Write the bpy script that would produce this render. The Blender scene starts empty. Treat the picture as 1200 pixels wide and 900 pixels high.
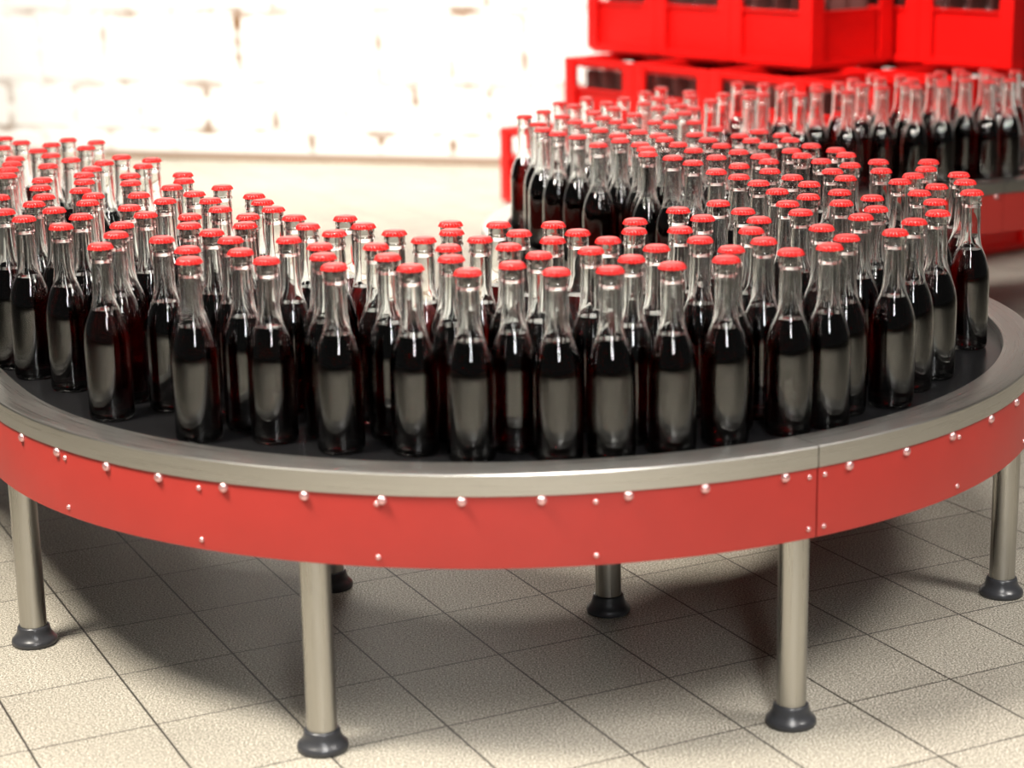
import bpy, bmesh, math, random
from mathutils import Vector, Matrix
random.seed(7)
C = bpy.context.scene.collection
PI = math.pi
RAD = math.radians

# ------------------------------------------------------------------ helpers
def link(name, me, parent=None, mat=None):
    o = bpy.data.objects.new(name, me)
    C.objects.link(o)
    if parent is not None:
        o.parent = parent
    if mat is not None and me is not None and len(me.materials) == 0:
        me.materials.append(mat)
    return o

def to_mesh(name, bm, smooth=True, angle=35):
    bmesh.ops.recalc_face_normals(bm, faces=bm.faces)
    me = bpy.data.meshes.new(name)
    for f in bm.faces:
        f.smooth = smooth
    if smooth:
        for e in bm.edges:
            if len(e.link_faces) == 2 and e.calc_face_angle(0) > RAD(angle):
                e.smooth = False
    bm.to_mesh(me); bm.free()
    return me

def lathe(bm, prof, seg=32, flute=None, cx=0, cy=0, cz=0):
    """prof: list of (radius, z); radius 0 closes the end."""
    rings = []
    for k, (r, z) in enumerate(prof):
        if r <= 1e-6:
            rings.append([bm.verts.new((cx, cy, cz + z))])
        else:
            ring = []
            for i in range(seg):
                a = 2 * PI * i / seg
                rr = r
                if flute: rr = r + flute(k, a)
                ring.append(bm.verts.new((cx + rr * math.cos(a), cy + rr * math.sin(a), cz + z)))
            rings.append(ring)
    for a, b in zip(rings, rings[1:]):
        n = max(len(a), len(b))
        if len(a) == 1 and len(b) == 1: continue
        for i in range(n):
            j = (i + 1) % n
            if len(a) == 1: bm.faces.new((a[0], b[i], b[j]))
            elif len(b) == 1: bm.faces.new((a[i], b[0], a[j]))
            else: bm.faces.new((a[i], b[i], b[j], a[j]))

def box(bm, x0, x1, y0, y1, z0, z1):
    v = [bm.verts.new((x, y, z)) for z in (z0, z1) for x, y in ((x0, y0), (x1, y0), (x1, y1), (x0, y1))]
    for f in ((3, 2, 1, 0), (4, 5, 6, 7), (0, 1, 5, 4), (1, 2, 6, 5), (2, 3, 7, 6), (3, 0, 4, 7)):
        bm.faces.new([v[i] for i in f])

def tag(o, label=None, cat=None, group=None, kind=None):
    if label: o['label'] = label
    if cat: o['category'] = cat
    if group: o['group'] = group
    if kind: o['kind'] = kind
    return o

def empty(name, loc=(0, 0, 0), rz=0):
    o = bpy.data.objects.new(name, None); C.objects.link(o)
    o.location = loc; o.rotation_euler = (0, 0, rz); o.empty_display_size = .05
    return o

def copy_tree(o, parent=None):
    c = o.copy(); C.objects.link(c)
    if parent is not None: c.parent = parent
    for ch in kids.get(o.name, []):
        copy_tree(ch, c)
    return c
kids = {}
def remember(root):
    for o in [root] + list(root.children_recursive):
        kids[o.name] = list(o.children)

# ------------------------------------------------------------------ materials
def mat(name):
    m = bpy.data.materials.new(name); m.use_nodes = True
    nt = m.node_tree; nt.nodes.clear()
    out = nt.nodes.new('ShaderNodeOutputMaterial')
    return m, nt, out
def N(nt, t, **kw):
    n = nt.nodes.new(t)
    for k, v in kw.items(): setattr(n, k, v)
    return n
def pbsdf(nt, out, color=(.8, .8, .8), rough=.5, metal=0, **kw):
    b = N(nt, 'ShaderNodeBsdfPrincipled')
    b.inputs['Base Color'].default_value = (*color, 1)
    b.inputs['Roughness'].default_value = rough
    b.inputs['Metallic'].default_value = metal
    for k, v in kw.items(): b.inputs[k].default_value = v
    nt.links.new(b.outputs[0], out.inputs['Surface'])
    return b
def math_node(nt, op, a, b=None, c=None):
    n = N(nt, 'ShaderNodeMath', operation=op)
    for i, v in enumerate((a, b, c)):
        if v is None: continue
        if isinstance(v, (int, float)): n.inputs[i].default_value = v
        else: nt.links.new(v, n.inputs[i])
    return n.outputs[0]
def mix_col(nt, fac, a, b, mode='MIX'):
    n = N(nt, 'ShaderNodeMix', data_type='RGBA', blend_type=mode)
    for i, v in ((0, fac), (6, a), (7, b)):
        if isinstance(v, (int, float)): n.inputs[i].default_value = v
        elif isinstance(v, tuple): n.inputs[i].default_value = (*v, 1)
        else: nt.links.new(v, n.inputs[i])
    return n.outputs[2]
def ramp(nt, fac, stops):
    r = N(nt, 'ShaderNodeValToRGB')
    e = r.color_ramp.elements
    while len(e) < len(stops): e.new(.5)
    for k, (p, c) in enumerate(stops):
        e[k].position = p; e[k].color = (*c, 1) if isinstance(c, tuple) else (c, c, c, 1)
    nt.links.new(fac, r.inputs[0])
    return r.outputs[0]
def noise(nt, vec, scale, detail=4, rough=.55):
    n = N(nt, 'ShaderNodeTexNoise')
    n.inputs['Scale'].default_value = scale; n.inputs['Detail'].default_value = detail
    n.inputs['Roughness'].default_value = rough
    if vec is not None: nt.links.new(vec, n.inputs['Vector'])
    return n.outputs['Fac']
def mapping(nt, vec, scale=(1, 1, 1), rot=(0, 0, 0), loc=(0, 0, 0)):
    n = N(nt, 'ShaderNodeMapping')
    n.inputs['Scale'].default_value = scale; n.inputs['Rotation'].default_value = rot
    n.inputs['Location'].default_value = loc
    nt.links.new(vec, n.inputs['Vector'])
    return n.outputs[0]
def bump(nt, h, b, strength=.2, dist=.002):
    n = N(nt, 'ShaderNodeBump'); n.inputs['Strength'].default_value = strength
    n.inputs['Distance'].default_value = dist
    nt.links.new(h, n.inputs['Height']); nt.links.new(n.outputs[0], b.inputs['Normal'])

def m_floor():
    m, nt, out = mat('speckled_stone_tiles')
    g = N(nt, 'ShaderNodeNewGeometry').outputs['Position']
    sep = N(nt, 'ShaderNodeSeparateXYZ'); nt.links.new(g, sep.inputs[0])
    a = 0.453949; tx, ty = -0.406977, 3.055299; T1, T2 = 0.208814, 0.235659
    X = math_node(nt, 'SUBTRACT', sep.outputs[0], tx); Y = math_node(nt, 'SUBTRACT', sep.outputs[1], ty)
    u = math_node(nt, 'ADD', math_node(nt, 'MULTIPLY', X, math.cos(a) / T1), math_node(nt, 'MULTIPLY', Y, math.sin(a) / T1))
    v = math_node(nt, 'ADD', math_node(nt, 'MULTIPLY', X, math.sin(a) / T2), math_node(nt, 'MULTIPLY', Y, -math.cos(a) / T2))
    def line(c, T, w):
        d = math_node(nt, 'ABSOLUTE', math_node(nt, 'SUBTRACT', c, math_node(nt, 'ROUND', c)))
        return math_node(nt, 'LESS_THAN', math_node(nt, 'MULTIPLY', d, T), w)
    grout = math_node(nt, 'MAXIMUM', line(u, T1, .0019), line(v, T2, .0016))
    # one shade per tile
    iu = math_node(nt, 'FLOOR', u); iv = math_node(nt, 'FLOOR', v)
    cmb = N(nt, 'ShaderNodeCombineXYZ'); nt.links.new(iu, cmb.inputs[0]); nt.links.new(iv, cmb.inputs[1])
    wn = N(nt, 'ShaderNodeTexWhiteNoise'); nt.links.new(cmb.outputs[0], wn.inputs['Vector'])
    n1 = noise(nt, g, 310, 2.5, .62)
    n2 = noise(nt, g, 520, 2, .6)
    n3 = noise(nt, g, 5, 3)
    base = ramp(nt, n1, [(.34, (.06, .054, .043)), (.45, (.24, .22, .18)), (.55, (.40, .37, .305)), (.68, (.78, .74, .65))])
    sp = ramp(nt, n2, [(.30, .55), (.42, 1.0), (1, 1.0)])
    base = mix_col(nt, 1.0, base, sp, 'MULTIPLY')
    tone = ramp(nt, wn.outputs['Value'], [(0, .93), (1, 1.05)])
    base = mix_col(nt, 1.0, base, tone, 'MULTIPLY')
    st = ramp(nt, n3, [(.3, .92), (.7, 1.04)])
    base = mix_col(nt, 1.0, base, st, 'MULTIPLY')
    col = mix_col(nt, grout, base, (.035, .03, .025))
    b = pbsdf(nt, out, rough=.55)
    nt.links.new(col, b.inputs['Base Color'])
    r = ramp(nt, n1, [(.3, .62), (.7, .42)]); nt.links.new(r, b.inputs['Roughness'])
    h = math_node(nt, 'SUBTRACT', n1, math_node(nt, 'MULTIPLY', grout, 2.0))
    bump(nt, h, b, .10, .001)
    return m

def m_wall():
    m, nt, out = mat('white_painted_block_wall')
    tc = N(nt, 'ShaderNodeTexCoord').outputs['Object']
    sep = N(nt, 'ShaderNodeSeparateXYZ'); nt.links.new(tc, sep.inputs[0])
    cmb = N(nt, 'ShaderNodeCombineXYZ'); nt.links.new(sep.outputs[0], cmb.inputs[0]); 
    z1 = math_node(nt, 'MINIMUM', math_node(nt, 'DIVIDE', math_node(nt, 'SUBTRACT', sep.outputs[2], .148), .24), 1.0)
    z2 = math_node(nt, 'MAXIMUM', math_node(nt, 'DIVIDE', math_node(nt, 'SUBTRACT', sep.outputs[2], .388), .366), 0.0)
    nt.links.new(math_node(nt, 'MULTIPLY', math_node(nt, 'ADD', z1, z2), .29), cmb.inputs[1])
    v = cmb.outputs[0]
    br = N(nt, 'ShaderNodeTexBrick'); nt.links.new(v, br.inputs['Vector'])
    br.inputs['Scale'].default_value = 1.0
    br.inputs['Brick Width'].default_value = .38; br.inputs['Row Height'].default_value = .29
    br.inputs['Mortar Size'].default_value = .030; br.inputs['Mortar Smooth'].default_value = .5
    stain = noise(nt, mapping(nt, v, (1, 1.6, 1)), 4.2, 5, .6)
    big = noise(nt, mapping(nt, v, (1, 1, 1), loc=(3, 1, 0)), .9, 2)
    k = math_node(nt, 'MULTIPLY', br.outputs['Fac'], ramp(nt, stain, [(.46, 0.0), (.62, 1.0)]))
    k = math_node(nt, 'MULTIPLY', k, ramp(nt, big, [(.3, .35), (.6, 1.0)]))
    foot = ramp(nt, sep.outputs[2], [(.0, .9), (.035, .75), (.055, 0.0)])
    k = math_node(nt, 'MAXIMUM', k, foot)
    col = mix_col(nt, k, (.86, .85, .83), (.20, .095, .03))
    b = pbsdf(nt, out, rough=.8); nt.links.new(col, b.inputs['Base Color'])
    bump(nt, math_node(nt, 'SUBTRACT', 1.0, br.outputs['Fac']), b, .3, .01)
    return m

def m_steel(name, color, rough, aniso_scale=(2, 2, 400), strength=.05, metal=1.0, coord='Object'):
    m, nt, out = mat(name)
    tc = N(nt, 'ShaderNodeTexCoord').outputs[coord]
    n = noise(nt, mapping(nt, tc, aniso_scale), 1.0, 3, .6)
    b = pbsdf(nt, out, color, rough, metal)
    r = ramp(nt, n, [(.3, rough - .07), (.7, rough + .09)]); nt.links.new(r, b.inputs['Roughness'])
    c = mix_col(nt, n, tuple(x * .86 for x in color), tuple(min(1, x * 1.1) for x in color)); nt.links.new(c, b.inputs['Base Color'])
    bump(nt, n, b, strength, .0006)
    return m

def m_plain(name, color, rough, metal=0, bump_scale=None, strength=.1, var=.08, **kw):
    m, nt, out = mat(name)
    b = pbsdf(nt, out, color, rough, metal, **kw)
    tc = N(nt, 'ShaderNodeTexCoord').outputs['Object']
    n = noise(nt, tc, bump_scale or 30, 4)
    c = mix_col(nt, n, tuple(x * (1 - var) for x in color), tuple(min(1, x * (1 + var)) for x in color))
    nt.links.new(c, b.inputs['Base Color'])
    if bump_scale: bump(nt, n, b, strength, .001)
    return m

def m_glass():
    m, nt, out = mat('clear_bottle_glass')
    b = pbsdf(nt, out, (.97, .98, .97), 0.0, 0)
    b.inputs['Transmission Weight'].default_value = 1.0
    b.inputs['IOR'].default_value = 1.52
    return m

def m_cola():
    m, nt, out = mat('dark_cola')
    b = pbsdf(nt, out, (1, 1, 1), 0.0, 0)
    b.inputs['Transmission Weight'].default_value = 1.0
    b.inputs['IOR'].default_value = 1.34
    v = N(nt, 'ShaderNodeVolumeAbsorption')
    v.inputs['Color'].default_value = (.80, .16, .07, 1); v.inputs['Density'].default_value = 150
    nt.links.new(v.outputs[0], out.inputs['Volume'])
    return m

M = dict(
    floor=m_floor(), wall=m_wall(),
    rail=m_steel('brushed_steel_rail', (.60, .585, .55), .31, (4, 420, 1), .05, 1.0, 'UV'),
    leg=m_steel('brushed_steel_tube', (.46, .445, .41), .30, (140, 140, 2), .01),
    skirt=m_plain('red_painted_sheet', (.33, .026, .020), .42, 0, 14, .02, .10),
    rivet=m_plain('pale_rivet_metal', (.78, .46, .46), .28, .8),
    belt=m_plain('black_conveyor_belt', (.005, .005, .0055), .28, 0, 220, .02, .08, **{'Specular IOR Level': .35}),
    bed=m_plain('dark_steel_bed', (.05, .05, .05), .5, .6),
    foot=m_plain('dark_grey_rubber', (.035, .036, .040), .30, 0, 60, .03),
    glass=m_glass(), cola=m_cola(),
    cap=m_plain('red_cap_enamel', (.52, .011, .010), .30, 0),
    crate=m_plain('red_crate_plastic', (.72, .004, .003), .36, 0),
    divider=m_plain('dark_crate_divider', (.10, .03, .025), .5, 0),
)

SPOTS = [(-1.231,4.767),(-1.167,4.673),(-1.190,4.575),(-1.109,4.370),(-1.094,4.282),(-1.078,4.187),(-1.059,4.093),(-1.090,4.513),(-1.083,4.619),(-1.039,4.418),(-1.063,4.711),(-0.986,4.548),(-0.983,4.653),(-0.974,4.329),(-1.004,4.235),(-0.888,4.270),(-0.895,4.172),(-0.893,4.080),(-0.871,3.977),(-0.868,4.364),(-0.789,4.302),(-0.791,4.205),(-0.792,4.057),(-0.770,3.948),(-0.966,4.014),(-0.944,3.903),(-0.908,3.778),(-0.853,3.856),(-0.811,3.777),(-0.804,3.690),(-0.906,3.686),(-0.849,3.605),(-0.883,3.510),(-0.782,3.522),(-0.794,3.413),(-0.722,3.777),(-0.711,3.618),(-0.665,3.530),(-0.657,3.693),(-0.687,3.417),(-0.678,3.316),(-0.682,3.203),(-0.589,3.259),(-0.674,3.874),(-0.681,4.058),(-0.664,3.962),(-0.614,3.780),(-0.569,3.687),(-0.535,3.579),(-0.571,3.860),(-0.579,3.498),(-0.565,3.398),(-0.513,3.319),(-0.529,3.154),(-0.511,3.055),(-0.470,3.240),(-0.438,3.123),(-0.492,3.737),(-0.472,3.486),(-0.465,3.391),(-0.997,3.781),(-0.941,3.595),(-0.466,3.656),(-0.435,3.567),(-0.386,3.464),(-0.352,3.367),(-0.299,3.288),(-0.293,3.448),(-0.254,3.360),(-0.196,3.283),(-0.143,3.206),(-0.371,3.231),(-0.312,3.161),(-0.298,3.068),(-0.219,3.151),(-0.194,3.052),(-0.273,2.977),(-0.153,2.956),(-0.099,3.124),(-0.092,3.028),(-0.064,2.912),(-0.102,3.364),(-0.098,3.277),(-0.049,3.200),(-0.018,3.347),(-0.386,3.042),(0.017,3.253),(0.077,3.334),(0.116,3.248),(0.072,3.178),(-0.001,3.124),(0.047,3.043),(0.004,2.963),(0.071,2.902),(0.163,3.168),(0.131,3.076),(0.220,3.353),(0.212,3.254),(0.191,2.997),(0.153,2.908),(0.237,3.088),(0.249,2.933),(0.305,3.466),(0.290,3.257),(0.340,3.374),(0.314,3.156),(0.385,3.538),(0.425,3.948),(0.355,3.064),(0.337,2.978),(0.045,5.029),(0.145,5.343),(0.181,5.254),(0.097,5.139),(0.223,5.438),(0.077,4.855),(0.087,4.732),(0.143,5.012),(0.172,4.889),(0.120,4.648),(0.166,4.578),(0.202,4.805),(0.223,4.701),(0.227,5.078),(0.246,4.963),(0.284,5.173),(0.272,5.308),(0.275,4.872),(0.207,4.418),(0.261,4.590),(0.261,4.494),(0.324,5.419),(0.329,5.017),(0.296,4.770),(0.314,4.650),(0.302,4.412),(0.309,4.330),(0.307,4.244),(0.371,5.290),(0.401,5.169),(0.450,5.323),(0.369,4.846),(0.416,4.950),(0.394,4.754),(0.467,5.215),(0.457,5.038),(0.356,4.575),(0.364,4.495),(0.355,4.176),(0.387,4.399),(0.412,4.295),(0.391,4.091),(0.494,5.141),(0.465,4.830),(0.442,4.579),(0.462,4.472),(0.499,4.680),(0.481,4.364),(0.449,4.170),(0.543,4.540),(0.598,4.613),(0.641,4.534),(0.647,4.446),(0.559,4.446),(0.506,4.251),(0.583,4.345),(0.678,4.335),(0.623,4.255),(0.720,4.253),(0.728,4.170),(0.544,4.173),(0.551,4.090),(0.633,4.172),(0.660,4.078),(0.709,4.008),(0.481,4.028),(0.534,3.945),(0.658,3.924),(0.668,3.826),(0.775,4.051),(0.756,3.918),(0.877,4.036),(0.850,3.933),(0.805,3.841),(0.896,3.843),(0.885,3.741),(0.763,3.763),(0.819,3.691),(0.867,3.608),(0.770,3.614),(0.462,3.870),(0.490,3.780),(0.566,3.850),(0.585,3.754),(0.511,3.668),(0.559,3.595),(0.509,3.517),(0.625,3.642),(0.607,3.513),(0.673,3.566),(0.656,3.437),(0.776,3.504),(0.754,3.380),(0.419,3.441),(0.435,3.344),(0.518,3.416),(0.408,3.236),(0.416,3.134),(0.529,3.250),(0.614,3.354),(0.554,3.149),(0.695,3.295),(0.642,3.191),(0.513,3.069),(0.445,3.030),(0.395,5.565),(0.450,5.688),(0.419,5.414),(0.555,5.316),(0.522,5.573),(0.515,5.446),(0.609,5.492),(0.690,5.548),(0.671,5.396),(0.715,5.474),(0.755,5.745),(0.685,5.796),(0.795,5.645),(0.828,5.717),(0.819,5.448),(0.884,5.560),(0.904,5.700),(0.975,5.738),(0.963,5.502),(1.035,5.688),(1.036,5.840),(1.120,5.982),(1.076,5.593),(1.120,5.862),(1.194,5.926),(1.175,5.602),(1.167,5.699),(1.206,5.805),(1.285,5.907),(1.263,5.643),(1.335,6.019),(1.282,5.746),(1.407,6.088),(1.398,5.964),(1.357,5.769),(1.485,6.071),(1.410,5.711),(1.481,5.888),(1.476,5.967),(1.564,6.012),(1.480,5.745)]

# ------------------------------------------------------------------ the setting
bm = bmesh.new(); box(bm, -9, 10, -4, 13, -.12, 0)
fl = link('floor', to_mesh('floor', bm, False), None, M['floor']); tag(fl, kind='structure')
wa = math.atan2(-.5, 1.7)
bm = bmesh.new(); box(bm, -9, 11, 0, .25, 0, 4.2)
wl = link('wall_back', to_mesh('wall_back', bm, False), None, M['wall']); tag(wl, kind='structure')
wl.location = (-1.0, 9.93, 0); wl.rotation_euler = (0, 0, wa)

# ------------------------------------------------------------------ conveyor path (an S: straight, bend, straight, bend, straight)
C1 = Vector((-.011, 3.7963)); C2 = Vector((.96, 5.0)); R0 = .6825; HW = .3475
A0 = RAD(207.0)
d = C2 - C1
LC = math.sqrt(d.length ** 2 - (2 * R0) ** 2)
TH = math.atan2(d.y, d.x) + math.asin(2 * R0 / d.length)
A1 = TH - PI / 2 + 2 * PI
HF = RAD(26)
S1 = R0 * (A1 - A0); B0 = TH + PI / 2; B1 = HF + PI / 2
S2 = S1 + LC + R0 * (B0 - B1)
def at(s):
    """point and heading at distance s along the centre line; s = 0 where the front bend begins."""
    if s < 0:
        h = A0 + PI / 2
        p = C1 + R0 * Vector((math.cos(A0), math.sin(A0))) + s * Vector((math.cos(h), math.sin(h)))
    elif s < S1:
        a = A0 + s / R0; h = a + PI / 2
        p = C1 + R0 * Vector((math.cos(a), math.sin(a)))
    elif s < S1 + LC:
        h = TH
        p = C1 + R0 * Vector((math.cos(A1), math.sin(A1))) + (s - S1) * Vector((math.cos(h), math.sin(h)))
    elif s < S2:
        b = B0 - (s - S1 - LC) / R0; h = b - PI / 2
        p = C2 + R0 * Vector((math.cos(b), math.sin(b)))
    else:
        h = HF
        p = C2 + R0 * Vector((math.cos(B1), math.sin(B1))) + (s - S2) * Vector((math.cos(h), math.sin(h)))
    return p, h
def side(s, q):
    p, h = at(s)
    return p + q * Vector((math.sin(h), -math.cos(h)))
def arc_s(deg): return R0 * (RAD(deg) - A0)
SB, SE = -2.6, S2 + 2.4
def stations(a, b):
    n = max(2, int((b - a) / .022) + 1)
    return [a + (b - a) * i / (n - 1) for i in range(n)]
def sweep(bm, prof, a, b):
    rings = []
    for s in stations(a, b):
        rings.append([bm.verts.new((*side(s, q), z)) for q, z in prof])
    n = len(prof)
    uv = bm.loops.layers.uv.new('along')
    cum = [0]
    for k in range(n):
        (q0, z0), (q1, z1) = prof[k], prof[(k + 1) % n]
        cum.append(cum[-1] + math.hypot(q1 - q0, z1 - z0))
    st = stations(a, b)
    for k, (r0, r1) in enumerate(zip(rings, rings[1:])):
        for i in range(n):
            j = (i + 1) % n
            f = bm.faces.new((r0[i], r1[i], r1[j], r0[j]))
            for l, t in zip(f.loops, ((st[k], cum[i]), (st[k + 1], cum[i]), (st[k + 1], cum[i + 1]), (st[k], cum[i + 1]))):
                l[uv].uv = t
    bm.faces.new(rings[0][::-1]); bm.faces.new(rings[-1])
ZB, ZR = .4602, .4775
RAIL = [(.2825, ZB - .002), (.2825, ZR - .0012), (.2837, ZR), (.3440, ZR), (.3462, ZR - .0007), (.3475, ZR - .0030), (.3475, .4425),
        (.3432, .4425), (.3432, ZR - .008), (.2890, ZR - .008), (.2890, ZB - .002)]
SKIRT = [(.3385, .3275), (.3385, .4540), (.3428, .4540), (.3450, .4425), (.3450, .3285), (.3440, .3275)]
con = empty('serpentine_conveyor', (0, 0, 0))
tag(con, 'winding bottle conveyor with red side panels, steel rails and round steel legs', 'conveyor')
G = .0011
cutsA = [SB, -.9, arc_s(298.0), arc_s(385.5), S1 + LC, S1 + LC + R0 * RAD(45), S2 + .7, SE]
cutsB = [SB, -.9, arc_s(252.0), arc_s(342.0), S1 + .35, S1 + LC + R0 * RAD(45), S2 + .7, SE]
def sgn(prof, s): return [(q * s, z) for q, z in prof]
panels = []
for cuts, sg in ((cutsA, 1), (cutsB, -1)):
    for a, b in zip(cuts, cuts[1:]):
        bm = bmesh.new(); sweep(bm, sgn(RAIL, sg), a + G * .6, b - G * .6)
        link('steel_rail', to_mesh('steel_rail', bm, True, 25), con, M['rail'])
        bm = bmesh.new(); sweep(bm, sgn(SKIRT, sg), a + G, b - G)
        p = link('side_panel', to_mesh('side_panel', bm, True, 40), con, M['skirt'])
        panels.append((p, a, b, sg))
bm = bmesh.new(); sweep(bm, [(-.2822, .452), (-.2822, ZB), (.2822, ZB), (.2822, .452)], SB, SE)
link('belt', to_mesh('belt', bm, True, 40), con, M['belt'])
bm = bmesh.new(); sweep(bm, [(-.337, .436), (-.337, .4515), (.337, .4515), (.337, .436)], SB + .01, SE - .01)
link('bed_plate', to_mesh('bed_plate', bm, True, 40), con, M['bed'])

# rivets: a round-headed one every 6.9 degrees under the rail, small ones in pairs above and below
def dome(r, h):
    bm = bmesh.new()
    prof = [(r, 0), (r * .98, h * .25), (r * .86, h * .6), (r * .6, h * .87), (r * .3, h * .98), (0, h)]
    lathe(bm, [(0, -.001)] + [(r, -.001)] + prof, 16)
    return to_mesh('rivet', bm, True, 60)
big_me, small_me = dome(.0078, .0065), dome(.0044, .0035)
big_me.materials.append(M['rivet']); small_me.materials.append(M['rivet'])
def rivet(me, s, z, sg):
    for p, a, b, g in panels:
        if g == sg and a <= s < b: break
    else: return
    pt, h = at(s)
    n = Vector((math.sin(h), -math.cos(h), 0)) * sg
    pos = Vector((*side(s, .3450 * sg), z))
    o = link('rivet', me, p)
    o.matrix_local = Matrix.Translation(pos) @ n.to_track_quat('Z', 'Y').to_matrix().to_4x4()
for a in (210.2, 216.98, 223.89, 231.39, 237.88, 244.88, 252.63, 259.48, 266.25, 272.91, 280.24, 287.0, 294.64, 301.48, 308.58, 315.54, 323.07, 330.2, 337.3, 344.4):
    rivet(big_me, arc_s(a), .4345, 1)
for a in (225.13, 242.29, 259.0, 277.45, 297.15, 298.8, 316.75, 334.5):
    rivet(small_me, arc_s(a), .4283, 1); rivet(small_me, arc_s(a), .3437, 1)
k = S1 + LC + R0 * RAD(70)
while k < SE - .1:                                            # the far stretch by the crates, on the side one can see
    rivet(big_me, k, .4345, 1); k += .125

# legs: a steel tube in a flared rubber foot
bm = bmesh.new(); lathe(bm, [(0, .028), (.0243, .028), (.0243, .4362), (0, .4362)], 40)
leg_me = to_mesh('leg', bm, True, 40); leg_me.materials.append(M['leg'])
bm = bmesh.new()
lathe(bm, [(0, 0), (.0385, 0), (.0408, .002), (.0414, .006), (.0405, .0105), (.0375, .0135), (.0338, .0175), (.0312, .0225), (.0297, .028), (.0288, .0335), (.0272, .0355), (.0244, .0358), (.0244, .030), (0, .030)], 40)
foot_me = to_mesh('rubber_foot', bm, True, 50); foot_me.materials.append(M['foot'])
legspots = [(arc_s(a), .3015) for a in (207.7, 252.2, 297.4, 342.2)] + [(arc_s(a), -.2845) for a in (208.5, 297.6)]
legspots += [(-.77, .3015), (-1.54, .3015), (-.95, -.2845), (-1.9, -.2845), (S1 + .33, .3015), (S1 + .33, -.2845),
             (S1 + LC + .5, -.3015), (S1 + LC + .5, .2845), (S2 + .15, -.3015), (S2 + 1.0, .3015), (S2 + 1.0, -.3015), (S2 + 2.0, .3015), (S2 + 2.0, -.3015)]
for s, q in legspots:
    p = side(s, q)
    l = link('leg', leg_me, con); l.location = (p.x, p.y, 0)
    link('rubber_foot', foot_me, l)

# ------------------------------------------------------------------ bottles
OUTER = [(0, .0065), (.022, .0045), (.030, .0008), (.0335, 0), (.0362, .0018), (.0381, .006), (.0385, .012), (.0386, .060), (.0386, .118),
         (.0385, .126), (.0382, .136), (.0374, .146), (.0358, .156), (.0334, .1655), (.0303, .175), (.0266, .183), (.0234, .190), (.0210, .197), (.0195, .205),
         (.0186, .214), (.0181, .224), (.0180, .234), (.0181, .244), (.0179, .253), (.0174, .261), (.0170, .267),
         (.0170, .2700), (.0190, .2722), (.0194, .2745), (.0190, .2768), (.0177, .2785), (.0177, .2805), (.0182, .2825), (.0183, .2850), (.0180, .2950), (.0165, .2966)]
INNER = [(.0132, .2966), (.0124, .2930), (.0124, .270), (.0130, .255), (.0136, .240), (.0140, .224), (.0150, .213), (.0168, .2045), (.0190, .197),
         (.0217, .190), (.0250, .183), (.0288, .175), (.0320, .1655), (.0345, .156), (.0361, .146), (.0369, .136), (.0372, .126), (.0373, .060), (.0372, .014), (.0352, .008), (.030, .0055), (.022, .0075), (0, .0092)]
bm = bmesh.new(); lathe(bm, OUTER + INNER, 40)
glass_me = to_mesh('glass_body', bm, True, 70); glass_me.materials.append(M['glass'])
LEVEL = .189
def inner_r(z):
    pts = sorted([(z_, r_) for r_, z_ in INNER if r_ > 0])
    for (z0, r0), (z1, r1) in zip(pts, pts[1:]):
        if z0 <= z <= z1: return r0 + (r1 - r0) * (z - z0) / max(1e-9, z1 - z0)
    return .028
liq = [(0, .0096), (.022, .0080), (.0298, .0062), (.0347, .0086)] + [(inner_r(z) - .0004, z) for z in (.0150, .060, .126, .136, .146, .156, .1655, .175, .183)] + [(inner_r(LEVEL) - .0004, LEVEL), (0, LEVEL)]
bm = bmesh.new(); lathe(bm, liq, 40)
cola_me = to_mesh('cola', bm, True, 60); cola_me.materials.append(M['cola'])
NF = 21
def flute(k, a):
    amp = (0, 0, 0, .0001, .0007, .0015, .0022, .0024, 0, 0, 0)[k] if k < 11 else 0
    return amp * math.cos(NF * a)
CAP = [(0, .3000), (.0100, .3000), (.0152, .2996), (.0175, .2987), (.0186, .2971), (.0191, .2950), (.0196, .2926), (.0199, .2912), (.0187, .2913), (.0184, .2958), (0, .2970)]
bm = bmesh.new(); lathe(bm, CAP, NF * 6, flute)
cap_me = to_mesh('crown_cap', bm, True, 60); cap_me.materials.append(M['cap'])
bottle = empty('cola_bottle')
link('glass_body', glass_me, bottle); link('cola', cola_me, bottle); link('crown_cap', cap_me, bottle)
remember(bottle)
first = [True]
def place_bottle(x, y, z, rz, label, group):
    o = bottle if first[0] else copy_tree(bottle)
    first[0] = False
    o.location = (x, y, z); o.rotation_euler = (0, 0, rz)
    tag(o, label, 'bottle', group)
    return o

def locate(P):
    """(distance along, sideways offset, stretch) of a point on the belt."""
    c = []
    h = A0 + PI / 2; u = Vector((math.cos(h), math.sin(h))); n = Vector((math.sin(h), -math.cos(h)))
    E = C1 + R0 * Vector((math.cos(A0), math.sin(A0))); t = (P - E).dot(u)
    if t <= 0: c.append((t, (P - E).dot(n), 0))
    v = P - C1; a = math.atan2(v.y, v.x) % (2 * PI)
    for k in (0, 2 * PI):
        if A0 <= a + k <= A1: c.append((R0 * (a + k - A0), v.length - R0, 1))
    E = C1 + R0 * Vector((math.cos(A1), math.sin(A1))); u = Vector((math.cos(TH), math.sin(TH))); n = Vector((math.sin(TH), -math.cos(TH)))
    t = (P - E).dot(u)
    if 0 <= t <= LC: c.append((S1 + t, (P - E).dot(n), 2))
    v = P - C2; a = math.atan2(v.y, v.x)
    for k in (0, 2 * PI):
        if B1 <= a + k <= B0: c.append((S1 + LC + R0 * (B0 - a - k), -(v.length - R0), 3))
    E = C2 + R0 * Vector((math.cos(B1), math.sin(B1))); u = Vector((math.cos(HF), math.sin(HF))); n = Vector((math.sin(HF), -math.cos(HF)))
    t = (P - E).dot(u)
    if t >= 0: c.append((S2 + t, (P - E).dot(n), 4))
    return min(c, key=lambda x: abs(x[1]))
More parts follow.
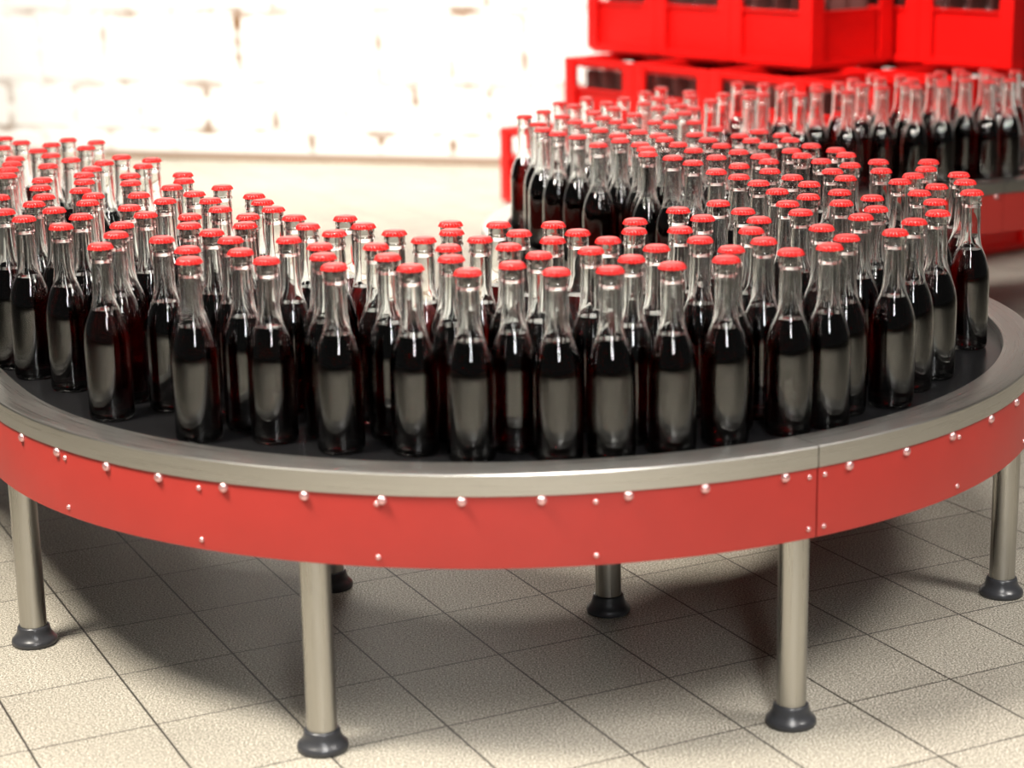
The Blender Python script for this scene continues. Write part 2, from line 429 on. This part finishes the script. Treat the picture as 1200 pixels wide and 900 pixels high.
def nth(n):
    if 10 <= n % 100 <= 20: return '%dth' % n
    return '%d%s' % (n, {1: 'st', 2: 'nd', 3: 'rd'}.get(n % 10, 'th'))
WORD = ['first', 'second', 'third', 'fourth', 'fifth', 'sixth', 'seventh', 'eighth']
# where a stretch of belt lies, and which edge its rows are counted from (True: the front bend's outer rim side)
PLACE = {0: ('on the wall-side arm', 'outer rim', 'bottles on the belt arm toward the wall'),
         1: ('on the front bend', 'outer rim', 'bottles on the front bend of the conveyor'),
         2: ('on the middle straight', 'outer rim', 'bottles on the middle straight of the conveyor'),
         3: ('on the far bend', 'inner rim', 'bottles on the far bend of the conveyor'),
         4: ('by the crates', 'near rim', 'bottles on the belt below the crates')}
rows = {}
for x, y in SPOTS:
    s, q, z = locate(Vector((x, y)))
    k = min(5, int((.2435 - q) / .0815))
    rows.setdefault((z, k), []).append((s, x, y))
for (z, k), lst in sorted(rows.items()):
    lst.sort()
    where, edge, group = PLACE[z]
    for i, (s, x, y) in enumerate(lst):
        label = 'red-capped bottle %s, %s from wall end, %s row from %s' % (where, nth(i + 1), WORD[k], edge)
        place_bottle(x, y, ZB + .0002, random.uniform(0, 6.28), label, group)

# ------------------------------------------------------------------ crates
CL, CW, CH = .446, .416, .331
def make_crate():
    root = empty('bottle_crate')
    L, W, H = CL / 2, CW / 2, CH
    bm = bmesh.new(); t = .010; P = .062
    box(bm, -L + .014, L - .014, -W + .014, W - .014, 0, .0163)
    for sx in (-1, 1):
        for sy in (-1, 1):                                    # hollow-looking corner posts
            x0, x1 = sorted((sx * L, sx * (L - P))); y0, y1 = sorted((sy * W, sy * (W - t)))
            box(bm, x0, x1, y0, y1, .014, H)
            x0, x1 = sorted((sx * L, sx * (L - t))); y0, y1 = sorted((sy * (W - t), sy * (W - P)))
            box(bm, x0, x1, y0, y1, .014, H)
    i_ = .018                                                 # the walls stand back from the posts
    for sy in (-1, 1):
        def wall(x0, x1, z0, z1, d=i_):
            y0, y1 = sorted((sy * (W - d), sy * (W - d - t))); box(bm, x0, x1, y0, y1, z0, z1)
        wall(-L + P, L - P, .030, .205); wall(-L + P, L - P, .295, H - .004)
        wall(-L + P, L - P, .205, .213, .001); wall(-L + P, L - P, .014, .034, .001); wall(-L + P, L - P, H - .020, H, .001)
    for sx in (-1, 1):
        def wall(y0, y1, z0, z1, d=i_):
            x0, x1 = sorted((sx * (L - d), sx * (L - d - t))); box(bm, x0, x1, y0, y1, z0, z1)
        wall(-W + P, W - P, .030, .205); wall(-W + P, W - P, .295, H - .004)
        wall(-W + P, W - P, .205, .213, .001); wall(-W + P, W - P, .014, .034, .001); wall(-W + P, W - P, H - .020, H, .001)
    me = to_mesh('crate_body', bm, False); me.materials.append(M['crate'])
    b = link('crate_body', me, root)
    bm = bmesh.new()                                          # compartment grid, four by four
    for k in (-1, 0, 1):
        box(bm, k * .104 - .002, k * .104 + .002, -W + .022, W - .022, .0163, .282)
        box(bm, -L + .022, L - .022, k * .098 - .002, k * .098 + .002, .0163, .281)
    me = to_mesh('divider_grid', bm, False); me.materials.append(M['divider'])
    link('divider_grid', me, root)
    return root
crate = make_crate(); remember(crate)
EA = Vector((-.573, .8196)); EB = Vector((.8196, .573)); K1 = Vector((1.114, 7.168)); CA = math.atan2(EA.y, EA.x)
fc = [True]
def place_crate(a, b, lvl, label, group):
    o = crate if fc[0] else copy_tree(crate)
    fc[0] = False
    p = K1 + EA * (a + CL / 2 + .002) + EB * (b + CW / 2 + .002)
    o.location = (p.x, p.y, lvl * (CH + .0008) + .0003); o.rotation_euler = (0, 0, CA)
    tag(o, label, 'crate', group)
    return o, p
def fill(a, b, lvl, face, n, where):
    """a line of bottles standing behind one window of a crate"""
    p = K1 + EA * (a + CL / 2 + .002) + EB * (b + CW / 2 + .002)
    for i in range(n):
        f = (i - (n - 1) / 2)
        if face == 'long': q = p + EA * (-f * .104) - EB * (.1405)
        else: q = p - EA * (.158) + EB * (f * .098)
        place_bottle(q.x, q.y, lvl * (CH + .0008) + .0171, random.uniform(0, 6.28),
                     'bottle inside %s, %s along its window slot' % (where, WORD[i]), 'bottles inside the red crates')
S_ = .450; W_ = .420
TOP = ['red bottle crate of the top layer at the corner above the belt', 'red bottle crate in the middle of the top three', 'red bottle crate at the wall end of the top three']
for j in range(3):
    place_crate(j * S_, 0, 2, TOP[j], 'red crates of the top layer')
place_crate(-.566, .43, 2, 'red top layer crate standing apart, beyond the dark gap', 'red crates of the top layer')
place_crate(-.566 + S_, .43, 2, 'red top layer crate mostly hidden, seen through the dark gap', 'red crates of the top layer')
MID = ['farthest from the wall', 'under the corner crate', 'under the middle top crate', 'nearest the wall, pale necks in its slot']
for j in range(4):
    place_crate(-.59 + j * S_, -.225, 1, 'red bottle crate of the middle layer, ' + MID[j], 'red crates of the middle layer')
for j in range(4):
    place_crate(-.60 + j * S_, .2 , 1, 'red middle layer crate of the rear row, %s from the dark gap' % WORD[j], 'red crates of the rear row')
for j in range(2):
    place_crate(-.566 + (j + 2) * S_, .43, 2, 'red top layer crate hidden behind the top three, %s behind them' % WORD[j], 'red crates of the rear row')
LOW = ['red crate on the floor below the far belt, second along', 'red crate on the floor below the far belt, third along',
       'red crate on the floor under the middle layer, fourth along', 'red crate on the floor under the middle layer, fifth along', 'red crate on the floor jutting out beyond the stack toward the wall']
for j in range(5):
    place_crate(-.53 + j * S_, -.2, 0, LOW[j], 'red crates on the floor')
for j in range(5):
    place_crate(-.53 + j * S_, .222, 0, 'red floor crate of the rear row, %s from the dark gap' % WORD[j], 'red crates of the rear row')
fill(0, 0, 2, 'long', 4, 'the top corner crate'); fill(S_, 0, 2, 'long', 4, 'the middle top crate'); fill(2 * S_, 0, 2, 'long', 4, 'the top crate nearest the wall')
fill(-.566, .43, 2, 'long', 4, 'the crate beyond the dark gap')
fill(-.59 + 3 * S_, -.225, 1, 'long', 4, 'the middle layer crate nearest the wall'); fill(-.59 + 2 * S_, -.225, 1, 'long', 4, 'the crate under the middle top crate')

# ------------------------------------------------------------------ light
def area(name, loc, target, sx, sy, power, color=(1, 1, 1), spread=180):
    l = bpy.data.lights.new(name, 'AREA'); l.shape = 'RECTANGLE'; l.size = sx; l.size_y = sy
    l.energy = power; l.color = color; l.spread = RAD(spread)
    o = bpy.data.objects.new(name, l); C.objects.link(o); o.location = loc
    o.rotation_euler = (Vector(target) - Vector(loc)).to_track_quat('-Z', 'Y').to_euler()
    return o
area('hall_lamp_left', (-1.75, 2.45, 3.1), (-.1, 3.6, .3), .8, .8, 128, (1, .93, .82), 120)
area('hall_lamp_front', (.6, .7, 3.5), (.2, 2.5, .2), .45, 1.6, 50, (1, .96, .91), 110)
area('added_light_near', (0, -.3, 3.8), (0, .3, 0), 5.0, 1.4, 92, (1, .95, .88), 62)  # added light: brightens the floor out of view so the bottles mirror it
area('hall_lamp_centre', (.2, 4.1, 4.4), (.15, 3.85, 0), 1.0, 1.0, 14, (1, .96, .90), 80)
area('hall_lamp_right', (2.6, 2.2, 3.2), (.9, 3.6, .2), .8, .8, 36, (1, .95, .89), 110)
area('hall_lamp_strip', (.45, -.5, 2.4), (.1, 3.0, .6), .34, 1.4, 4.5, (.97, .98, 1), 45)
area('hall_lamp_back', (-1.2, 8.2, 4.2), (-1.0, 9.7, .3), 4.0, 1.2, 200, (1, .95, .87), 90)
area('added_fill_crates', (-.9, 5.4, 3.6), (1.1, 7.3, .7), 1.2, 1.0, 38, (1, .96, .92), 60)  # added fill aimed at the crate stack, stands for no lamp of the hall
w = bpy.data.worlds.new('world'); bpy.context.scene.world = w; w.use_nodes = True
bg = w.node_tree.nodes['Background']; bg.inputs[0].default_value = (1, .96, .92, 1); bg.inputs[1].default_value = .035

# ------------------------------------------------------------------ camera
cam = bpy.data.cameras.new('camera'); co = bpy.data.objects.new('camera', cam); C.objects.link(co)
fwd = Vector((0, .96966, -.24445)).normalized(); right = Vector((.99982, -.00463, -.01836)); right = (right - fwd * right.dot(fwd)).normalized()
up = right.cross(fwd)
m = Matrix((right, up, -fwd)).transposed().to_4x4(); m.translation = (0, 0, 1.31266)
co.matrix_world = m
cam.sensor_width = 36; cam.sensor_fit = 'HORIZONTAL'; cam.lens = 36 * 2277.44 / 1200
cam.dof.use_dof = True; cam.dof.focus_distance = 3.65; cam.dof.aperture_fstop = 2.7
sc = bpy.context.scene; sc.camera = co
sc.view_settings.view_transform = 'Standard'; sc.view_settings.look = 'None'
sc.view_settings.exposure = 0.0; sc.view_settings.gamma = 1.0; sc.view_settings.use_curve_mapping = False
sc.cycles.max_bounces = 14; sc.cycles.transmission_bounces = 14; sc.cycles.glossy_bounces = 6; sc.cycles.transparent_max_bounces = 8
sc.cycles.use_denoising = True
sc.cycles.sample_clamp_indirect = 8.0
